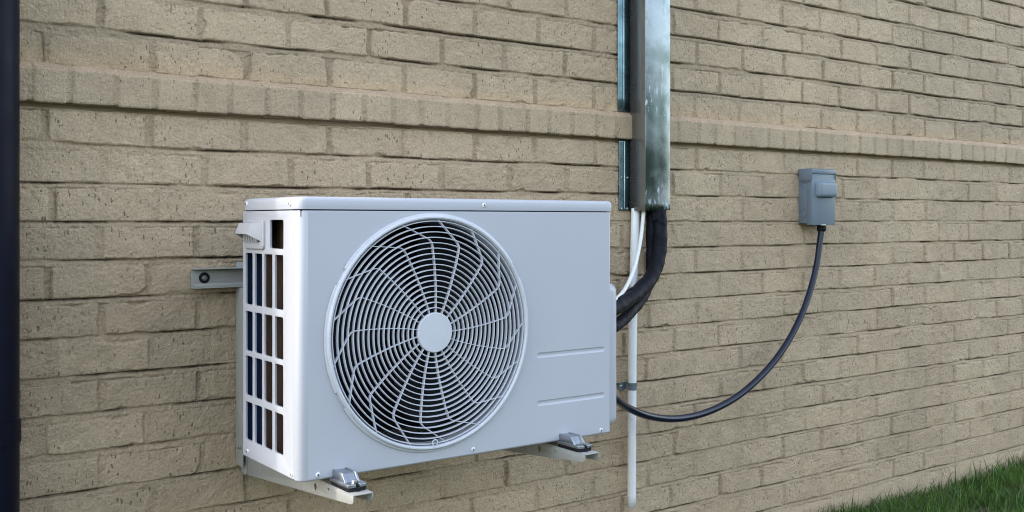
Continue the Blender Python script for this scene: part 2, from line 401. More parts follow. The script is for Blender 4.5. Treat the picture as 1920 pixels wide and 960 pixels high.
GZ = -1.072                                       # lawn level
WX0, WX1, WZ0, WZ1 = .20, 9.0, -1.15, 1.9
base_rgb = np.array([.490, .372, .248])
def paint(X, Z, tone, hue):
    m1 = fbm(X, Z, 1.6, 3, 101); m2 = fbm(X, Z, 4.5, 3, 103)
    rgb = base_rgb[None, None, :] * tone[..., None] * (1 + .26 * (m1 - .5) + .14 * (fbm(X, Z, 9, 3, 105) - .5))[..., None]
    pink = np.clip((m2 - .45) * 2.2, 0, 1) * .5 + .25 * hue
    rgb = rgb * (1 + pink[..., None] * np.array([.03, -.012, -.015]))
    # yellowed, ochre-stained paint on the courses either side of the ledge
    led = np.exp(-((Z - .335) / .020) ** 2) * .5
    rgb = rgb * (1 + led[..., None] * np.array([.16, .06, -.06]))
    return rgb

wall = empty('brick_wall', (WX0, WY, GZ), 'tan painted brick house wall with a projecting ledge course', 'wall')
xs = steps([(WX0, 2.4, .0021, .0030), (2.4, 4.7, .0030, .0045), (4.7, WX1, .012, .02)])
zs = steps([(WZ0, .98, .0022, .0022), (.98, WZ1, .010, .012)])
Xg, Zg = np.meshgrid(xs, zs)
h, mo, tone, hue = brick_field(Xg, Zg)
# foundation course near the lawn: smeared smooth with paint and splash
fo = 1 - sst(-1.015, -.985, Zg + .012 * (vn(Xg, Zg, 5, 7) - .5))
h = h * (1 - .75 * fo) + .75 * fo * .0025
rgb = paint(Xg, Zg, tone, hue)
rgb = rgb * (1 - .13 * mo * (Zg > .33))[..., None]            # greyer, dirtier mortar above the ledge
rgb = rgb * (1 + (fo * .10)[..., None] * np.array([1, 1.05, 1.1]))
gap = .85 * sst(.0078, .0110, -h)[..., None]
recess_shade = (sst(.010, .016, -h) * .95)[..., None]                     # recess shade painted into the deep gaps, darker with depth
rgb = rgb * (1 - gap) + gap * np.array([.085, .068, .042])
rgb = rgb * (1 - recess_shade) + recess_shade * np.array([.022, .017, .011])
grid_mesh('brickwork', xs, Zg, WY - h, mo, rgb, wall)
del Xg, Zg, h, mo, tone, hue, rgb

# ledge course of headers, its underside and the sloping mortar on top of it
def ledge():
    xs = steps([(WX0, 2.4, .0021, .0030), (2.4, 4.7, .0030, .0045), (4.7, WX1, .012, .02)])
    zz = np.arange(.2445, .3155, .0021); PRO = .016; HP = .0847
    rows = []; ys = []; mos = []; rg = []
    X = xs
    wob = .0035 * (fbm(X, X * 0, 3, 2, 205) - .5)
    k = np.floor((X - .426) / HP); cj = []
    c0 = .426 + k * HP + .012 * (hsh(k, 1.0) - .5); c1 = .426 + (k + 1) * HP + .012 * (hsh(k + 1, 1.0) - .5)
    sh = np.where(X < c0, -1, np.where(X > c1, 1, 0)); kk = k + sh
    dx0 = np.minimum(np.abs(X - c0), np.abs(c1 - X)) - .0055
    drop = .0026 * (hsh(kk, 4.0) - .5)
    def col(Xr, Zr, tone_, stain):
        c = base_rgb[None, :] * tone_[:, None] * (1 + .10 * (fbm(Xr, Zr, 1.6, 3, 101) - .5))[:, None]
        return c * (1 - stain[:, None]) + np.array([.60, .40, .27])[None, :] * stain[:, None]
    tone_ = 1 + .10 * (hsh(kk, 5.0) - .5) - .02
    def face(z):
        Z = np.full_like(X, z)
        dx = dx0 + .0035 * (fbm(X, Z, 70, 2, 221) - .5)
        s = sst(-.0008, .0035, dx)
        f = .0022 * (hsh(kk, 6.0) - .5) + .0020 * (fbm(X, Z, 13, 3, 231) - .5) + .0012 * (fbm(X, Z, 110, 2, 233) - .5) + (X - (c0 + c1) / 2) * .015 * (hsh(kk, 8.0) - .5)
        m = -.0008 - .0022 * vn(kk + Z * 0, kk * 0, 1.37, 77) + .0026 * (fbm(X, Z, 90, 2, 235) - .5) - .002 * vn(X, Z * 0, 7, 238)
        return PRO + f * s + m * (1 - s), 1 - s
    zlow = .2445 + drop + wob + .0020 * (fbm(X, X * 0, 60, 2, 241) - .5) + .0022 * (1 - sst(-.001, .003, dx0))
    ztop = .3150 + wob + .0025 * (fbm(X, X * 0, 40, 2, 243) - .5)
    st0 = np.zeros_like(X)
    rows.append(zlow + .001); ys.append(WY + .012 + 0 * X); mos.append(1 + st0); rg.append(col(X, zlow, tone_, st0))
    f0, m0 = face(.246)
    rows.append(zlow + .0004); ys.append(WY - f0 + .003); mos.append(m0); rg.append(col(X, zlow, tone_, st0))
    for q in np.linspace(0, 1, 34):
        z = zlow + (ztop - zlow) * q; f, m_ = face(.246 + .069 * q)
        f = f - .0022 * (1 - sst(0, .06, q)) - .003 * sst(.95, 1, q)
        st = sst(.93, 1.0, q + .05 * (vn(X, X * 0, 25, 251) - .5)) * .55
        rows.append(z); ys.append(WY - f); mos.append(m_); rg.append(col(X, z, tone_, st))
    last = ys[-1]
    for q in np.linspace(.12, 1, 9):                          # mortar wash
        z = ztop + q * .0135 + .0006 * vn(X, X * 0 + q, 60, 255)
        y = last + (WY + .0035 - last) * q ** 1.2 + .0022 * (fbm(X, X * 0 + q * .013, 90, 2, 257) - .5)
        rows.append(z); ys.append(y); mos.append(.8 + st0)
        st = np.clip(.15 + .6 * fbm(X, X * 0 + q * .01, 12, 3, 259), 0, 1) * (1 - .35 * q)
        rg.append(col(X, z, 1 + st0, st))
    rows = np.array(rows); grid_mesh('ledge_course', xs, rows, np.array(ys), np.array(mos), np.array(rg), wall)
ledge()
# the rest of the wall's body behind the brick skin, ending just left of the downspout
MB().box(WX0, WX1, WY + .016, WY + .30, WZ0, WZ1 + .4).build('wall_core', mat('wall_core_paint', tuple(base_rgb), .7, bump=.5, bscale=120), wall)

# ------------------------------------------------------------------ ground and grass
def ground_mat():
    m = mat('lawn_soil', (.035, .045, .016), .9, var=.35, vscale=5, bump=1, bscale=60)
    return m
g = MB()
g.add([(-150, -150, GZ), (150, -150, GZ), (150, 150, GZ), (-150, 150, GZ)], [(0, 1, 2, 3)])
go = g.build('ground', ground_mat()); go['kind'] = 'structure'

def grass_mat():
    m = bpy.data.materials.new('grass_blades'); m.use_nodes = True; nt = m.node_tree; b = nt.nodes['Principled BSDF']; L = nt.links.new
    at = nt.nodes.new('ShaderNodeAttribute'); at.attribute_name = 'gcol'
    L(at.outputs['Color'], b.inputs['Base Color']); b.inputs['Roughness'].default_value = .42; b.inputs['Specular IOR Level'].default_value = .45
    tr = nt.nodes.new('ShaderNodeBsdfTranslucent'); L(at.outputs['Color'], tr.inputs['Color'])
    ms = nt.nodes.new('ShaderNodeMixShader'); ms.inputs[0].default_value = .3
    L(b.outputs[0], ms.inputs[1]); L(tr.outputs[0], ms.inputs[2]); L(ms.outputs[0], nt.nodes['Material Output'].inputs[0])
    return m
def grass():
    parts = []
    def field(n, x0, x1, y0, y1, hmin, hmax, w):
        x = rng.uniform(x0, x1, n); y = rng.uniform(y0, y1, n)
        dens = fbm(x, y, 6, 2, 301); keep = dens > .34 * rng.random(n) + .12
        near = (y > WY - .03); keep &= ~(near & (rng.random(n) < .35))
        x = x[keep]; y = y[keep]; n = len(x)
        hh = (hmin + (hmax - hmin) * rng.random(n) ** 1.6) * (.7 + .7 * vn(x, y, 5, 303))
        return x, y, hh, np.full(n, w) * rng.uniform(.6, 1.3, n)
    fields = [field(30000, 2.5, 5.3, 1.55, WY - .004, .035, .085, .0023), field(9000, 5.3, 8.5, 1.2, WY - .01, .035, .08, .004),
              field(9000, 1.0, 5.5, .6, 1.55, .035, .075, .004)]
    # taller stray blades along the wall foot
    n = 110; x = rng.uniform(2.6, 5.0, n); y = WY - rng.uniform(.006, .07, n)
    fields.append((x, y, rng.uniform(.07, .125, n), np.full(n, .0026)))
    x = np.concatenate([f_[0] for f_ in fields]); y = np.concatenate([f_[1] for f_ in fields])
    hh = np.concatenate([f_[2] for f_ in fields]); w = np.concatenate([f_[3] for f_ in fields]); n = len(x)
    az = rng.uniform(0, 2 * np.pi, n); lean = rng.uniform(.1, .95, n) ** 1.2; K = 5
    fa = rng.uniform(0, 2 * np.pi, n); wx = np.cos(fa); wy = np.sin(fa)
    co = np.zeros((n, K * 2, 3), np.float32)
    for k in range(K):
        t = k / (K - 1); ww = w * (1 - t ** 1.6 * .93)
        out = hh * lean * t ** 2; up = hh * (t - .32 * lean * t ** 2.5)
        cx = x + np.cos(az) * out; cy = np.minimum(y + np.sin(az) * out, WY - .004); cz = GZ - .004 + up
        co[:, 2 * k] = np.stack([cx - wx * ww, np.minimum(cy - wy * ww, WY - .003), cz], -1); co[:, 2 * k + 1] = np.stack([cx + wx * ww, np.minimum(cy + wy * ww, WY - .003), cz], -1)
    b = (np.arange(n) * K * 2)[:, None]
    q = np.concatenate([np.stack([b + 2 * k, b + 2 * k + 1, b + 2 * k + 3, b + 2 * k + 2], -1) for k in range(K - 1)], 1).reshape(-1, 4)
    me = bpy.data.meshes.new('grass'); me.vertices.add(n * K * 2); me.vertices.foreach_set('co', co.ravel())
    me.loops.add(q.size); me.loops.foreach_set('vertex_index', q.ravel().astype(np.int32))
    me.polygons.add(len(q)); me.polygons.foreach_set('loop_start', np.arange(0, q.size, 4, dtype=np.int32)); me.update(calc_edges=True)
    me.polygons.foreach_set('use_smooth', np.ones(len(q), bool))
    c = np.array([.060, .135, .022])[None, :] * rng.uniform(.45, 1.7, n)[:, None]
    c = c * (1 + (rng.random(n) - .3)[:, None] * np.array([.8, .1, .2]))
    dry = rng.random(n) < .045; c[dry] = np.array([.16, .12, .055])
    c = np.repeat(c[:, None, :], K * 2, 1); c = np.concatenate([c, np.ones((n, K * 2, 1))], -1)
    ca = me.color_attributes.new('gcol', 'FLOAT_COLOR', 'POINT'); ca.data.foreach_set('color', c.ravel().astype(np.float32))
    me.materials.append(grass_mat()); me.validate()
    o = bpy.data.objects.new('grass', me); COL.objects.link(o)
    o['kind'] = 'stuff'; o['label'] = 'green lawn grass growing up against the foot of the wall'; o['category'] = 'grass'
grass()

# wood across the lawn, behind the photographer: what the steel duct and the enamel mirror
def wood():
    n = 9000
    x = rng.uniform(-45, 60, n); d = rng.uniform(0, 5, n); top = 2.6 + 3.6 * vn(x, x * 0, .18, 401) + 1.2 * vn(x, x * 0, .7, 403)
    z = GZ + (top) * rng.random(n) ** .8; y = -24 - d - 6 * vn(x, x * 0, .05, 405)
    s = rng.uniform(.25, .6, n)
    co = np.zeros((n, 4, 3), np.float32)
    for j, (a, b_) in enumerate(((-1, -1), (1, -1), (1, 1), (-1, 1))):
        ra = rng.normal(0, .35, (n, 3)); u = np.stack([np.full(n, 1.), ra[:, 0], ra[:, 1]], -1); v = np.stack([ra[:, 2], ra[:, 0], np.full(n, 1.)], -1)
        co[:, j] = np.stack([x, y, z], -1) + s[:, None] * (a * u + b_ * v)
    q = np.arange(n * 4).reshape(-1, 4)
    me = bpy.data.meshes.new('far_wood'); me.from_pydata(co.reshape(-1, 3).tolist(), [], q.tolist())
    me.materials.append(mat('wood_foliage', (.035, .06, .02), .7, var=.4, vscale=1))
    o = bpy.data.objects.new('far_wood', me); COL.objects.link(o); o['kind'] = 'stuff'
    o['label'] = 'dark green wood across the lawn mirrored in the steel duct'; o['category'] = 'wood'
wood()

# ------------------------------------------------------------------ downspout at the house corner
DX, DY, DR = .3415, 2.205, .058
ds = empty('downspout', (DX, DY, GZ), 'dark navy round downspout running up the left end of the wall', 'downspout')
MB().lathe((DX, DY, 0), (0, 0, 1), [(DR, -1.06), (DR, -.30), (DR, .3), (DR, 1.9)], 64, cap0=True, cap1=True).build('pipe', M['downspout'], ds)
zc = P(30, 795, 2.15).z; zd = P(30, 835, 2.15).z
MB().lathe((DX, DY, 0), (0, 0, 1), [(DR + .0002, zc + .0015), (DR + .0030, zc), (DR + .0032, zd), (DR + .0002, zd - .0015)], 64).build('coupling', M['downspout'], ds)
for z in (.75, -.9):
    bk = MB(); bk.lathe((DX, DY, 0), (0, 0, 1), [(DR + .0002, z - .012), (DR + .002, z - .011), (DR + .002, z + .011), (DR + .0002, z + .012)], 48)
    bk.box(DX - .03, DX + .03, DY + .055, WY - .001, z - .011, z + .011); bk.build('wall_clip', M['downspout'], ds)

# ------------------------------------------------------------------ air conditioner
AX0, AX1, AYF, AYR, AZ0, AZT, AZL = .814, 1.6045, 1.807, 2.091, -.5005, .0200, .0470
ac = empty('air_conditioner', ((AX0 + AX1) / 2, (AYF + AYR) / 2, AZ0), 'white outdoor air conditioner unit hung on the brick wall', 'air conditioner')
CR = .019; GC = (1.1127, -.231); GR = .2465
def front_panel():
    mb = MB(); T = .0012
    # folded sheet: left return, rounded corner, flat face with holes, right return
    prof = [(AX0, AYF + CR + .002)] + [(AX0 + CR - CR * math.cos(R_(a)), AYF + CR - CR * math.sin(R_(a))) for a in np.linspace(0, 90, 13)]
    zb = .0045
    def prof_loops(pr, nrm):
        ls = []
        for z, ins in ((AZ0, .006), (AZ0 + .0007, .0025), (AZ0 + .0030, .0006), (AZ0 + zb, 0), (AZT - .002, 0), (AZT - .0006, .0006), (AZT, .002)):
            ls.append([(p[0] + n_[0] * ins, p[1] + n_[1] * ins, z) for p, n_ in zip(pr, nrm)])
        return ls
    nl = [(1, 0)] + [(math.cos(R_(a)), math.sin(R_(a))) for a in np.linspace(0, 90, 13)]
    mb.loops(prof_loops(prof, nl), False, False, False)
    XR = AX1 - .004
    pr = [(XR + .004 * math.sin(R_(a)), AYF + .004 - .004 * math.cos(R_(a))) for a in np.linspace(0, 90, 6)] + [(AX1, AYF + .03)]
    nr = [(-math.sin(R_(a)), math.cos(R_(a))) for a in np.linspace(0, 90, 6)] + [(-1, 0)]
    mb.loops(prof_loops(pr, nr), False, False, False)
    # top and bottom rolled edges of the flat face
    for zz in (((AZ0, .006), (AZ0 + .0007, .0025), (AZ0 + .0030, .0006), (AZ0 + zb, 0)), ((AZT - .002, 0), (AZT - .0006, .0006), (AZT, .002))):
        mb.loops([[(AX0 + CR, AYF + i, z), (XR, AYF + i, z)] for z, i in zz], False, False, False)
    circ = [(GC[0] + (GR - .004) * math.cos(t), GC[1] + (GR - .004) * math.sin(t)) for t in np.linspace(0, 2 * math.pi, 97)[:-1]]
    slots = []
    for z in (-.301, -.4085):
        slots.append((1.3855, 1.5855, z - .0062, z + .0062))
    loops = [[(AX0 + CR, AZ0 + zb), (XR, AZ0 + zb), (XR, AZT - .002), (AX0 + CR, AZT - .002)], circ] + [rrect(a, b_, c, d, .006, 6) for a, b_, c, d in slots]
    vs, fs = plate(loops, 0, lambda u, v, w: (u, AYF, v)); mb.add(vs, fs)
    for a, b_, c, d in slots:                                # pressed-in grooves
        ls = []
        for ins, dep in ((0, 0), (.0007, .00025), (.0019, .0016), (.0031, .0024), (.0046, .0026)):
            ls.append([(u, AYF + dep, v) for u, v in rrect(a + ins, b_ - ins, c + ins, d - ins, max(.0012, .006 - ins), 6)])
        mb.loops(ls, False, True, True)
    o = mb.build('front_panel', M['enamel'], ac, angle=40, merge=2e-5)
    yf = AYF - origin(ac).y; me = o.data                 # the flat sheet must not borrow normals from its folds
    for p in me.polygons:
        if all(abs(me.vertices[i].co.y - yf) < 2e-5 for i in p.vertices):
            p.use_smooth = False
    return o
front_panel()
def lid():
    mb = MB(); ls = []
    x0, x1, y0, y1 = AX0 - .0012, AX1 + .0125, AYF - .0012, AYR + .002
    for z, ins in ((AZT + .0020, .0015), (AZT + .0024, .0002), (AZT + .0032, 0), (AZL - .0085, 0), (AZL - .0060, .0006), (AZL - .0035, .0022), (AZL - .0015, .0048), (AZL - .0003, .0085), (AZL, .013)):
        ls.append([(u, v, z) for u, v in rrect(x0 + ins, x1 - ins, y0 + ins, y1 - ins, max(.004, CR + .001 - ins), 8)])
    mb.loops(ls, True, True); return mb.build('lid', M['enamel'], ac, angle=50)
lid()
# left side panel with its openings
cols = [(2.0374, 2.0757), (1.9861, 2.0258), (1.9341, 1.9752), (1.8800, 1.9212)]
rws = [(-.1757, -.0675), (-.2735, -.1900), (-.3672, -.2840), (-.4612, -.3810)]
holes = [rrect(a, b_, c, d, .0045, 4) for a, b_ in cols for c, d in rws] + [rrect(1.8790, 1.9455, -.0555, .0020, .0045, 4)]
def side_plate(T=.0045):
    vs, fs = plate([rrect(AYF + CR + .0042, AYR, AZ0 + .003, AZT, .0025, 3)] + holes, T, lambda u, v, w: (AX0 + .0006 + T / 2 - w, u, v))
    return MB().add(vs, fs).build('side_panel', M['enamel'], ac, angle=40, bevel=.0014, segs=3)
side_plate()
def shell():
    MB().box(AX1 - .006, AX1 - .0015, AYF + .031, AYR, AZ0 + .003, AZT).build('right_panel', M['enamel'], ac, bevel=.001)
    mb = MB(); mb.box(AX0 + .008, AX1 - .008, AYF + .006, AYR - .003, AZ0 + .004, AZ0 + .022); mb.build('base_pan', M['bracket'], ac, bevel=.002)
    mb = MB(); mb.box(AX0 + .006, AX1 - .007, AYF + .004, AYR - .003, AZT - .012, AZT + .0035); mb.box(AX0 + .0052, AX0 + .0065, AYF + .006, AYF + .034, AZ0 + .006, AZT - .010); mb.build('seam_dark_backing', M['black'], ac)  # black backing added so the lid and corner seams read dark
    # heat exchanger: L shape along back and left side
    MB().box(AX0 + .10, 1.36, 2.055, 2.078, AZ0 + .022, AZT - .012).build('rear_coil', M['coil_back'], ac)
    MB().box(AX0 + .022, AX0 + .044, 1.862, 2.046, AZ0 + .022, AZT - .012).build('side_coil', M['coil'], ac)
    MB().box(AX0 + .005, AX0 + .09, 2.0850, 2.0900, AZ0 + .022, AZT - .012).build('coil_end_plate', M['blueplate'], ac)
    MB().box(1.38, 1.386, AYF + .006, 2.08, AZ0 + .022, AZT - .012).build('partition', M['black'], ac)
    MB().box(1.386, AX1 - .007, AYR - .006, AYR, AZ0 + .003, AZT).build('rear_panel', M['enamel'], ac)
shell()
def hood():
    X = AX0 + .0006; y0, y1, z0, z1 = 1.9690, 2.0695, -.0590, .0030
    mb = MB(); ls = []
    for dx, ins in ((.0, 0), (.0035, 0), (.0052, .0012), (.0060, .0035), (.0061, .006)):
        ls.append([(X - dx, u, v) for u, v in rrect(y0 + ins, y1 - ins, z0 + ins, z1 - ins, max(.003, .011 - ins), 6)])
    mb.loops(ls, True, True)
    sp = mb.build('sensor_cover', M['cover_plastic'], ac, angle=40)
    # scoop: top slopes outwards, open below
    xa = X - .006; xm = X - .021; xo = X - .029
    r0, r1 = 2.0640, 1.9765                                  # rear, front edge on the cover
    mb = MB()
    T1, T0 = (xa, r1, -.0035), (xa, r0, -.0035)
    A1, A0 = (xm, r1 + .016, -.0050), (xm, r0 - .004, -.0050)
    B1, B0 = (xo, r1 + .021, -.0275), (xo, r0 - .002, -.0265)
    C1, C0 = (xa, r1 - .002, -.0430), (xa, r0 + .002, -.0400)
    mb.add([T0, T1, A1, A0, B1, B0, C1, C0], [(0, 1, 2, 3), (3, 2, 4, 5), (1, 6, 4, 2), (0, 3, 5, 7)])
    mb.build('scoop', M['cover_plastic'], sp, angle=30)
    o = COL.objects['scoop']
    md = o.modifiers.new('s', 'SOLIDIFY'); md.thickness = .0018; md.offset = -1
    md = o.modifiers.new('b', 'BEVEL'); md.width = .0025; md.segments = 3; md.angle_limit = R_(25)
    tb = MB()
    for i in range(8):
        y = r1 + .012 + i * .0092; tb.box(xa - .0075, xa - .0002, y, y + .0035, -.0440, -.024)
    tb.build('louvre_teeth', M['cover_plastic'], sp, bevel=.0006)
    db = MB(); db.box(xa - .0012, xa - .0001, r1 + .008, r0 - .006, -.0435, -.020); db.build('vent_opening', M['black'], sp)
hood()

def grille():
    cx, cz = GC; c = (cx, AYF, cz); ax = (0, -1, 0)
    # rim: raised bead and the sloping inner wall
    mb = MB()
    mb.lathe(c, ax, [(GR - .0035, -.001), (GR - .0035, .0045), (GR - .0045, .0078), (GR - .0068, .0098), (GR - .0092, .0098), (GR - .0112, .0080), (GR - .0122, .0045), (GR - .0135, -.006), (GR - .0175, -.020)], 128)
    # mounting lip, interrupted by clip notches
    gaps = [(146, 154.6), (205, 213.5), (326, 334.5), (26, 34.5)]
    edges = sorted(gaps); lipprof = [(GR - .0040, -.0002), (GR + .0004, .0006), (GR + .0004, .0030), (GR - .0012, .0042), (GR - .0040, .0046)]
    a = edges[-1][1] - 360
    for g0, g1 in edges:
        mb.lathe(c, ax, lipprof, max(8, int((g0 - a) / 2.5)), a0=R_(a), a1=R_(g0)); a = g1
    rim = mb.build('fan_guard_rim', M['plastic'], ac, angle=40)
    # concentric rings
    mb = MB(); n = 17; radii = [.0510 + i * (.2305 - .0510) / 16 for i in range(n)]
    for i, r in enumerate(radii):
        w = .00108; f_ = .0060 + .0030 * (1 - (r / .24) ** 2); dpt = .0082
        pr = [(r - w, f_ - dpt), (r - w, f_ - .0012), (r - w * .55, f_ - .0002), (r + w * .55, f_ - .0002), (r + w, f_ - .0012), (r + w, f_ - dpt)]
        mb.lathe(c, ax, pr, 112, closed_prof=True)
    # seventeen hooked spokes
    def pol(r, deg): return Vector((cx + r * math.cos(R_(deg)), 0, cz + r * math.sin(R_(deg))))
    for k in range(17):
        b = 90.5 + k * 360 / 17
        pts = []
        for t in np.linspace(0, 1, 9)[:-1]:
            r = .036 + (.176 - .036) * t; pts.append(pol(r, b - 6.5 * (1 - t) ** 1.15))
        corner = pol(.190, b + .6); end = pol(.2365, b + 18.5); start = pts[-1]
        q1 = corner + (start - corner).normalized() * .011; q2 = corner + (end - corner).normalized() * .011
        for t in np.linspace(0, 1, 5): pts.append(q1 * (1 - t) ** 2 + corner * 2 * t * (1 - t) + q2 * t * t)
        pts.append(end)
        ls = []
        for i, p in enumerate(pts):
            tg = (pts[min(i + 1, len(pts) - 1)] - pts[max(i - 1, 0)]).normalized(); nn = Vector((tg.z, 0, -tg.x)) * .00085
            r = math.hypot(p.x - cx, p.z - cz); f_ = .0048 + .0030 * (1 - (r / .24) ** 2)
            ya, yb, ybm = AYF - f_, AYF - f_ + .0085, AYF - f_ + .0006
            ls.append([(p.x - nn.x, yb, p.z - nn.z), (p.x - nn.x, ybm, p.z - nn.z), (p.x - nn.x * .5, ya, p.z - nn.z * .5), (p.x + nn.x * .5, ya, p.z + nn.z * .5), (p.x + nn.x, ybm, p.z + nn.z), (p.x + nn.x, yb, p.z + nn.z)])
        mb.loops(ls)
    # small keyhole clip at the foot of the guard
    kc = (cx + .001, AYF - .008, cz - .2285)
    mb.tube([(kc[0] + .0062 * math.cos(R_(a)), kc[1], kc[2] + .0062 * math.sin(R_(a))) for a in np.linspace(-60, 240, 20)], .0013, 8)
    mb.tube([(kc[0] + .0031, kc[1], kc[2] - .0054), (kc[0] + .0022, kc[1], kc[2] - .011)], .0012, 8)
    mb.tube([(kc[0] - .0031, kc[1], kc[2] - .0054), (kc[0] - .0022, kc[1], kc[2] - .011)], .0012, 8)
    gr = mb.build('fan_guard', M['plastic'], ac, angle=40)
    MB().lathe(c, ax, [(.0405, .000), (.0415, .006), (.0415, .0098), (.0408, .0110), (.0395, .0115), (.0380, .0112), (.0365, .0112), (.020, .0118), (.0001, .012)], 64).build('hub_cap', M['plastic'], gr, angle=50)
    # air duct behind the guard
    MB().lathe(c, ax, [(GR - .006, -.004), (GR - .010, -.010), (GR - .0190, -.020), (GR - .0215, -.045), (GR - .0215, -.075), (GR - .005, -.10)], 96).build('fan_shroud', M['shroud'], ac, angle=50)
    # fan: hub and three swept blades, a little way in
    mb = MB(); fy = AYF + .055
    mb.lathe((cx, fy, cz), ax, [(.052, -.03), (.052, .012), (.047, .018), (.0001, .020)], 48)
    fan = mb.build('fan', M['fanblade'], ac, angle=40)
    for k in range(3):
        bl = MB(); ls = []
        for i in range(14):
            t = i / 13; r = .048 + t * .168; half = 26 + 22 * math.sin(math.pi * min(1, t * .9 + .1)); sweep = 28 * t * t
            row = []
            for j in range(13):
                s_ = j / 12 - .5; a = 35 + k * 120 + sweep + half * 2 * s_ * .95
                row.append((cx + r * math.cos(R_(a)), fy + .030 * s_ * (1.2 - .3 * t) + .004 * math.cos(s_ * 3), cz + r * math.sin(R_(a))))
            ls.append(row)
        bl.loops(ls, False, False, False)
        o = bl.build('fan_blade', M['fanblade'], fan, angle=60)
        md = o.modifiers.new('s', 'SOLIDIFY'); md.thickness = .0025
    MB().lathe((cx, 2.0, cz), ax, [(.0001, .09), (.045, .088), (.05, .08), (.05, 0), (.045, -.01), (.0001, -.012)], 32).build('fan_motor', M['black'], ac)
grille()

def screw_mesh(mb, c, nrm, r=.0052, mi=(0, 1), washer=False):
    n_ = Vector(nrm).normalized(); c = Vector(c)
    u = Vector((0, 0, 1)).cross(n_).normalized(); w = n_.cross(u)
    if washer: mb.lathe(c, n_, [(r * 1.5, 0), (r * 1.5, .0008), (r * .9, .0010)], 20, cap0=False, mi=mi[0])
    prof = [(r, 0), (r, .0006), (r * .93, .0014), (r * .7, .0022), (r * .35, .0027), (.00001, .0028)]
    mb.lathe(c, n_, prof, 20, mi=mi[0])
    ang = random.uniform(0, 1.5)
    for q in range(2):
        a = ang + q * math.pi / 2; d = u * math.cos(a) + w * math.sin(a); e = n_.cross(d)
        L_, W_, h0, h1 = r * .5, r * .13, .0012, .00295
        vs = [c + d * sx * L_ + e * sy * W_ + n_ * h for h in (h0, h1) for sx, sy in ((-1, -1), (1, -1), (1, 1), (-1, 1))]
        mb.add(vs, [(0, 1, 2, 3), (4, 5, 6, 7), (0, 1, 5, 4), (1, 2, 6, 5), (2, 3, 7, 6), (3, 0, 4, 7)], mi[1])
    return mb
def screw(c, nrm, parent, r=.0052, m='screw', name='screw'):
    return screw_mesh(MB(), c, nrm, r).build(name, [M[m], M['cross']], parent, angle=40)
for x, z in ((1.2413, .0330), (.8538, -.4895), (1.2137, -.4880), (1.5745, -.4905)):
    screw((x, AYF - (.0012 if z > 0 else 0), z), (0, -1, 0), ac)
for y, z, o_ in ((2.0638, .0350, .0012), (1.8436, .0330, .0012), (2.0638, -.4854, -.0006), (1.8400, -.4890, -.0006)):
    screw((AX0 - o_, y, z), (-1, 0, 0), ac)
def valve_cover():
    mb = MB(); ls = []; y0, y1, z0, z1 = 1.846, 2.05, -.497, -.150
    for dx, ins in ((0, 0), (.043, 0), (.056, .0035), (.0625, .011), (.0650, .020)):
        ls.append([(AX1 + dx, u, v) for u, v in rrect(y0 + ins, y1 - ins, z0 + ins, z1 - ins, max(.006, .022 - ins * .3), 6)])
    mb.loops(ls, True, True); mb.build('valve_cover', M['enamel'], ac, angle=50)
valve_cover()

# ------------------------------------------------------------------ wall bracket
br = empty('wall_bracket', (1.18, WY, -.60), 'off-white steel bracket with two arms carrying the air conditioner', 'bracket')
ATZ = -.5130
def bent(profile, y0, y1, T, name):
    pass
# rail: a channel along the wall
rx0, rx1 = .7625, 1.60; rz0, rz1 = -.1512, -.1068
rail = MB(); T = .0022; D = .024
rail.box(rx0, rx1, WY - .006 - T, WY - .006, rz0, rz1)
rail.box(rx0, rx1, WY - .006 - D, WY - .006 - T, rz1 - T, rz1)
rail.box(rx0, rx1, WY - .006 - D, WY - .006 - T, rz0, rz0 + T)
rail.box(rx0, rx1, WY - .006 - D, WY - .006 - D + T, rz0 + T, rz0 + .0105)
rl = rail.build('wall_rail', M['bracket'], br, bevel=.0006)
def bolt(c, nrm, r, name, parent, washer=True):
    mb = MB(); n_ = Vector(nrm); c = Vector(c)
    if washer: mb.lathe(c, n_, [(r * 1.9, 0), (r * 1.9, .0012), (r * 1.0, .0014)], 24, mi=1)
    h0 = .0012 if washer else 0
    mb.lathe(c, n_, [(r, h0), (r, h0 + r * .55), (r * .86, h0 + r * .7), (.0001, h0 + r * .7)], 6)
    mb.lathe(c, n_, [(r * .45, h0 + r * .7), (r * .45, h0 + r * 1.0), (.0001, h0 + r * 1.02)], 12)
    return mb.build(name, [M['zinc'], M['rubber']], parent, angle=30)
bolt((.7925, WY - .006 - T, -.1285), (0, -1, 0), .0065, 'bolt', rl)
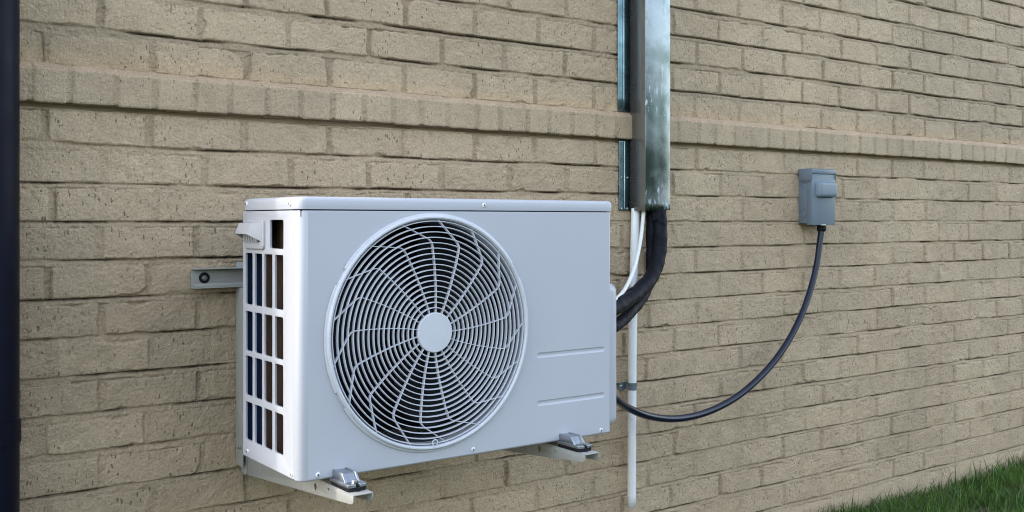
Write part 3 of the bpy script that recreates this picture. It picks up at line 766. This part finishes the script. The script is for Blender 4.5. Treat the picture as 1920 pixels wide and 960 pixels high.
# uprights and arms
for ax0 in (.8807, 1.4450):
    W = .0425
    up = MB()
    up.box(ax0 - .0130, ax0 + .034, WY - .0075, WY - .005, -.560, rz1 + .012)        # plate against the wall, behind the rail
    up.box(ax0 - .0130, ax0 - .0106, WY - .046, WY - .0075, -.560, rz0 - .001)       # side flange
    u_ = up.build('upright', M['bracket'], br, bevel=.0006)
    arm = MB(); y0, y1 = 1.7120, WY - .008; T2 = .0022
    arm.box(ax0, ax0 + W, y0, y1 - .03, ATZ - T2, ATZ)
    for xx in (ax0, ax0 + W - T2):
        prof = [(y1, ATZ - T2), (y1, -.5785), (y1 - .045, -.5785), (y0 + .010, ATZ - .0190), (y0 + .0035, ATZ - .0165), (y0, ATZ - .0115), (y0, ATZ - T2)]
        hl = []
        for hy, hz, hr in ((1.876, ATZ - .0180, .0056), (1.818, ATZ - .0115, .0022)):
            if hr < .003 and xx > ax0 + .01: continue
            hl.append([(hy + hr * math.cos(t), hz + hr * (1.25 if hr > .003 else 1.5) * math.sin(t)) for t in np.linspace(0, 2 * math.pi, 17)[:-1]])
        vs, fs = plate([prof] + hl, T2, lambda u, v, w, xx=xx: (xx + T2 / 2 + w, u, v)); arm.add(vs, fs)
    a_ = arm.build('arm', M['bracket'], br, bevel=.0007)
    gus = MB()                                                  # lower lug bolted to the upright
    vs, fs = plate([[(WY - .008, -.5795), (WY - .030, -.5815), (WY - .040, -.5775), (WY - .042, -.5700), (WY - .042, -.500), (WY - .008, -.500)]], .0022, lambda u, v, w: (ax0 - .0014 + w, u, v))
    gus.add(vs, fs); gus.build('lug', M['bracket'], br, bevel=.0005)
    bolt((ax0 - .0025, WY - .026, -.5530), (-1, 0, 0), .0065, 'bolt', br, False)
    bolt((ax0 - .0130, WY - .032, -.5160), (-1, 0, 0), .0060, 'bolt', br, False)
    # rubber pad between arm and foot
    pad = MB(); fy0, fy1 = 1.7330, 1.812; fx0, fx1 = ax0 - .0005, ax0 + .0415
    ls = [[(u, v, z) for u, v in rrect(fx0 + .0015 + i_, fx1 - .0005 - i_, fy0 + .001 + i_, fy1 - i_, .006, 4)] for z, i_ in ((ATZ, .001), (ATZ + .001, 0), (ATZ + .0068, 0), (ATZ + .0075, .001))]
    pad.loops(ls); pad.box(ax0 + .018, ax0 + .025, fy0 - .0015, fy0 + .004, ATZ + .0002, ATZ + .004)
    pad.build('rubber_pad', M['rubber'], br, angle=40)
    # cast foot of the unit: flat slotted flange and the step that rises under the casing
    ft = MB(); z0 = ATZ + .0077
    notch = [(ax0 + .0175, fy0), (ax0 + .0175, fy0 + .016), (ax0 + .0255, fy0 + .016), (ax0 + .0255, fy0)]
    outl = [(fx0 + .004, fy0), (fx0 + .0005, fy0 + .003), (fx0, fy0 + .008), (fx0, fy1), (fx1, fy1), (fx1, fy0 + .008), (fx1 - .0005, fy0 + .003), (fx1 - .004, fy0)] + notch[::-1]
    vs, fs = plate([outl], .0062, lambda u, v, w: (u, v, z0 + .0031 + w)); ft.add(vs, fs)
    zt = AZ0 + .003
    b0, b1 = fx0 + .005, fx1 - .007
    ft.loops([[(b0, fy0 + .022, z0 + .0055), (b1, fy0 + .022, z0 + .0055), (b1, fy1, z0 + .0055), (b0, fy1, z0 + .0055)],
              [(b0 + .001, fy0 + .030, z0 + .0135), (b1 - .001, fy0 + .030, z0 + .0135), (b1 - .001, fy1, z0 + .0135), (b0 + .001, fy1, z0 + .0135)],
              [(b0 + .004, fy0 + .036, z0 + .0205), (b1 - .004, fy0 + .036, z0 + .0205), (b1 - .004, fy1, z0 + .0205), (b0 + .004, fy1, z0 + .0205)]])
    for xx in (b0 - .001, b1 - .004):
        ft.loops([[(xx, fy0 + .019, z0 + .0055), (xx + .005, fy0 + .019, z0 + .0055), (xx + .005, fy1, z0 + .0055), (xx, fy1, z0 + .0055)],
                  [(xx, fy0 + .028, z0 + .0165), (xx + .005, fy0 + .028, z0 + .0165), (xx + .005, fy1, z0 + .0165), (xx, fy1, z0 + .0165)],
                  [(xx + .001, fy0 + .034, z0 + .0225), (xx + .004, fy0 + .034, z0 + .0225), (xx + .004, fy1, z0 + .0225), (xx + .001, fy1, z0 + .0225)]])
    f_ = ft.build('mounting_foot', M['alu'], ac, bevel=.0012, segs=3)
    bolt((ax0 + .0215, fy0 + .0145, z0 + .0063), (0, 0, 1), .0062, 'foot_bolt', f_, False)

# ------------------------------------------------------------------ galvanised duct over the pipes
LX, RX, FYD = 2.0930, 2.1945, 2.2033; DZ0 = .0300; DZ1 = 1.9
du = empty('duct_cover', ((LX + RX) / 2, WY, DZ0), 'galvanised sheet steel duct covering the pipes up the wall', 'duct')
T = .0009
d = MB()
d.loops([[(LX, WY - .002, z), (LX, FYD + .0012, z), (LX + .0004, FYD + .0003, z), (LX + .0013, FYD, z), (RX - .0013, FYD, z), (RX - .0004, FYD + .0003, z), (RX, FYD + .0012, z), (RX, WY - .002, z)]
         for z in [DZ0 + i * .02 for i in range(94)]], False, False, False)
d.m = [1 if (i % 7) == 0 else 0 for i in range(len(d.f))]
o = d.build('cover', [M['galv'], M['duct_side']], du, angle=35)
for v in o.data.vertices:                                       # sheet metal is never dead flat
    w = v.co; wx, wz = w.x + (LX + RX) / 2, w.z + DZ0
    v.co.y += .0008 * math.sin(wz * 9 + 1) * math.sin((wx - LX) / (RX - LX) * math.pi)
    if w.z < .001: v.co.z += .0012 * math.sin(wx * 170) + .0010 * math.sin(wx * 61)
md = o.modifiers.new('s', 'SOLIDIFY'); md.thickness = .0009; md.offset = 1
def flange(x0, x1, z0, z1, y):
    fl = MB(); m = (x0 + x1) / 2
    pr = [(x0, y), (m - .0022, y - .0003), (m - .0010, y - .0022), (m + .0010, y - .0022), (m + .0022, y - .0003), (x1, y)]
    zs_ = [z0 + (z1 - z0) * i / 40 for i in range(41)]
    fl.loops([[(a, b_, z) for a, b_ in pr] for z in zs_], False, False, False)
    o = fl.build('flange', M['flange'], du, angle=25); md = o.modifiers.new('s', 'SOLIDIFY'); md.thickness = .0009; md.offset = 1
    return o
f1 = flange(2.0440, LX + .0005, .3270, DZ1, WY - .0045)
f2 = flange(2.0490, LX + .0005, DZ0 + .001, .2415, WY - .0045)
f3 = flange(RX - .0005, RX + .045, .3270, DZ1, WY - .0045); f4 = flange(RX - .0005, RX + .045, DZ0, .2415, WY - .0045)
for x, z in ((2.0600, .1290), (2.0830, .1290), (2.0600, .0360), (2.0820, .0365)):
    screw((x, WY - .0050, z), (0, -1, 0), f2, r=.0042, m='zinc', name='rivet')

# ------------------------------------------------------------------ pipes and cables
# white drain pipe with its strap
pv = empty('drain_pipe', tuple(P(1184.5, 950, 2.247)), 'straight white plastic drain pipe running down the wall from the duct', 'pipe')
pts = [P(1191.5, 391, 2.257), P(1190.5, 430, 2.256), P(1188.5, 520, 2.252), P(1186, 640, 2.246), P(1185.3, 720, 2.249), P(1184.8, 820, 2.249), P(1184.5, 950, 2.248)]
rp = .0128
pp = MB(); cp_ = crom(pts, 6); pp.tube(cp_, rp, 24, caps=False)
o = pp.build('tube', M['pvc'], pv, angle=60); md = o.modifiers.new('s', 'SOLIDIFY'); md.thickness = .002; md.offset = -1
st = MB(); zs0 = P(1185, 731, 2.249).z; zs1 = P(1185, 717, 2.249).z; sc_ = P(1185.3, 724, 2.249)
st.lathe((sc_.x, sc_.y, 0), (0, 0, 1), [(rp + .0003, zs0), (rp + .0016, zs0 + .0005), (rp + .0018, (zs0 + zs1) / 2 - .003), (rp + .0012, (zs0 + zs1) / 2), (rp + .0018, (zs0 + zs1) / 2 + .003), (rp + .0016, zs1 - .0005), (rp + .0003, zs1)], 32)
st.loops([[(u, y, v) for u, v in rrect(sc_.x - .036, sc_.x - .006, zs0, zs1, .006, 5)] for y in (WY - .008, WY - .0055)])
sto = st.build('strap', M['strap'], pv, angle=35, bevel=0)
screw((sc_.x - .027, WY - .008, (zs0 + zs1) / 2), (0, -1, 0), sto, r=.0045, m='zinc')

def cable(name, label, cat, pts, r, m, seg=16, n=10, group=None, rough=0):
    pts = [P(*p) for p in pts]; c = crom(pts, n)
    rr = (lambda t: r * (1 + rough * (mnoise.noise(Vector((t * 9, r * 400, 0)))))) if rough else r
    mb = MB(); mb.v = []; mb.tube(c, rr, seg)
    o0 = c[-1]
    o = MB(); o.v = [(p[0] - o0.x, p[1] - o0.y, p[2] - o0.z) for p in mb.v]; o.f = mb.f; o.m = mb.m
    ob = o.build(name, m, None, angle=60); ob.location = o0
    if rough:
        for v in ob.data.vertices:
            q = v.co * 26; w = v.co * 75
            v.co += v.normal * (.0028 * mnoise.noise(q) + .0010 * mnoise.noise(w) - .0016 * max(0, mnoise.noise(v.co * 48 + Vector((5, 1, 2)))))
    ob['label'] = label; ob['category'] = cat
    if group: ob['group'] = group
    return ob
G = 'black foam-wrapped refrigerant lines'
cable('insulated_line', 'upper thicker black insulated line bending from the duct to the air conditioner', 'pipe',
      [(1234, 360, 2.228), (1236, 400, 2.224), (1237, 440, 2.218), (1235, 480, 2.208), (1225, 513, 2.192), (1205, 540, 2.168), (1178, 561, 2.130), (1150, 577, 2.085), (1120, 592, 2.04)], .0222, M['foam'], group=G, rough=.10, seg=36, n=22)
cable('insulated_line', 'lower black insulated line tucked behind the thicker one', 'pipe',
      [(1222, 360, 2.242), (1221, 420, 2.240), (1221, 480, 2.236), (1217, 528, 2.224), (1200, 563, 2.190), (1176, 592, 2.140), (1150, 613, 2.085), (1120, 620, 2.04)], .0165, M['foam'], group=G, rough=.10, seg=36, n=22)
wr = MB()
for i in range(3): pass
cable('white_cable', 'thin white cable curving from the duct down to the air conditioner', 'cable',
      [(1210, 370, 2.235), (1206, 405, 2.226), (1201, 450, 2.216), (1190, 500, 2.190), (1174, 538, 2.150), (1158, 558, 2.10), (1135, 575, 2.04)], .0056, M['cable'])
cable('electrical_conduit', 'dark navy flexible conduit looping from the grey box to the air conditioner', 'conduit',
      [(1540.5, 428, 2.245), (1537, 455, 2.243), (1531, 497, 2.236), (1519, 545, 2.225), (1500, 597, 2.21), (1470, 652, 2.195), (1430, 702, 2.18), (1380, 745, 2.165), (1325, 773, 2.150), (1270, 785, 2.13), (1220, 781, 2.11), (1180, 766, 2.08), (1153, 747, 2.03), (1135, 730, 2.0)], .0105, M['whip'], n=14)
# torn sleeve of foam and tape where the lines leave the duct
tp = MB(); ctr = P(1232, 405, 2.222)
rows_ = []
for i in range(5):
    z = .040 - i * .0095
    rows_.append([(ctr.x + (.0235 + .001 * i * math.sin(j * 2.1)) * math.cos(j * math.tau / 28), ctr.y + (.0215 + .001 * i * math.cos(j * 1.7)) * math.sin(j * math.tau / 28), z + (.006 * math.sin(j * 2.6) * i / 4)) for j in range(28)])
tp.loops(rows_, False, False)
tpo = tp.build('foam_sleeve', M['foam'], None, angle=60)
for v in tpo.data.vertices: v.co -= ctr
tpo.location = ctr
tpo['label'] = 'torn black foam sleeve round the lines at the duct mouth'; tpo['category'] = 'sleeve'

# ------------------------------------------------------------------ disconnect box
BX0, BX1, BYF, BZ0, BZ1 = 2.8880, 3.0165, 2.219, -.0150, .1800
bx = empty('disconnect_box', ((BX0 + BX1) / 2, WY, BZ0), 'small grey electrical disconnect box mounted on the wall', 'electrical box')
m_ = BYF + .016
MB().box(BX0 + .0022, BX1 - .002, m_, WY + .001, BZ0 + .006, BZ1 - .003).build('housing', M['boxgrey'], bx, bevel=.0012)
cv = MB()
cv.box(BX0 + .0005, BX1, BYF, m_ + .004, BZ0, BZ1 - .018)
cvo = cv.build('cover', M['boxgrey'], bx, bevel=.0016, segs=3)
hd = MB()
hd.box(BX0 - .0008, BX1 + .0035, BYF - .003, WY - .004, BZ1 - .0022, BZ1)                       # rain hood top
hd.box(BX0 - .0008, BX1 + .0035, BYF - .003, BYF - .0008, BZ1 - .0175, BZ1 - .0022)               # front lip
for xx in (BX0 - .0010, BX1 + .0015):
    vs, fs = plate([[(BYF - .003, BZ1 - .002), (BYF - .003, BZ1 - .033), (BYF + .006, BZ1 - .045), (WY - .010, BZ1 - .045), (WY - .003, BZ1 - .034), (WY - .003, BZ1 - .002)]], .0016, lambda u, v, w, xx=xx: (xx + w, u, v))
    hd.add(vs, fs)
hdo = hd.build('rain_hood', M['boxgrey'], bx, bevel=.0005)
hn = MB(); ls = []
hx0, hx1, hz0, hz1 = BX0 + .022, BX1 - .006, .0800, .1360
for dy, ins in ((0, 0), (.0035, .0010), (.0125, .0022), (.0165, .0048), (.0185, .0085), (.0190, .013)):
    ls.append([(u, BYF - dy, v) for u, v in rrect(hx0 + ins, hx1 - ins, hz0 + ins, hz1 - ins, max(.004, .012 - ins * .4), 6)])
hn.loops(ls, True, True); hn.build('pull_handle', mat('handle_lit_grey', (.165, .21, .265), .4, var=.04, vscale=14), bx, angle=50)  # paler than the box: light falling on the handle is put into its colour
ko = MB()
kc = (BX0 + .0020, (m_ + WY) / 2 - .002, BZ0 + .0400)
for r in (.0105, .0155):
    ko.lathe(kc, (-1, 0, 0), [(r - .0009, 0), (r - .0006, .0009), (r + .0006, .0009), (r + .0009, 0)], 32)
ko.lathe(kc, (-1, 0, 0), [(.0085, .0003), (.0001, .0003)], 32)
ko.build('knockout', M['boxgrey'], bx)
for dy, dz in ((-.010, -.052), (0, -.050), (.009, -.058), (.002, -.066)):
    MB().lathe((BX0 + .0022, kc[1] + dy, BZ1 + dz), (-1, 0, 0), [(.0018, 0), (.0016, .0007), (.0001, .0010)], 12).build('rivet', M['cross'], bx)
MB().lathe((BX0 - .0016, kc[1] + .001, BZ1 - .040), (-1, 0, 0), [(.0022, 0), (.0020, .0008), (.0001, .0010)], 12).build('rivet', M['cross'], bx)
hp = MB(); hp.box((BX0 + BX1) / 2 - .012, (BX0 + BX1) / 2 + .012, BYF - .0012, BYF + .006, BZ0 - .0015, BZ0 + .002); hp.build('hasp', M['zinc'], bx, bevel=.0006)
cn = MB(); cc = P(1540.5, 424, 2.245)
cn.lathe((cc.x, cc.y, 0), (0, 0, 1), [(.0150, BZ0 + .008), (.0150, -.0215), (.0163, -.0225), (.0163, -.0315), (.0148, -.0350), (.0120, -.0375), (.0106, -.0380)], 24)
cn.build('conduit_connector', M['rubber'], bx, angle=30)
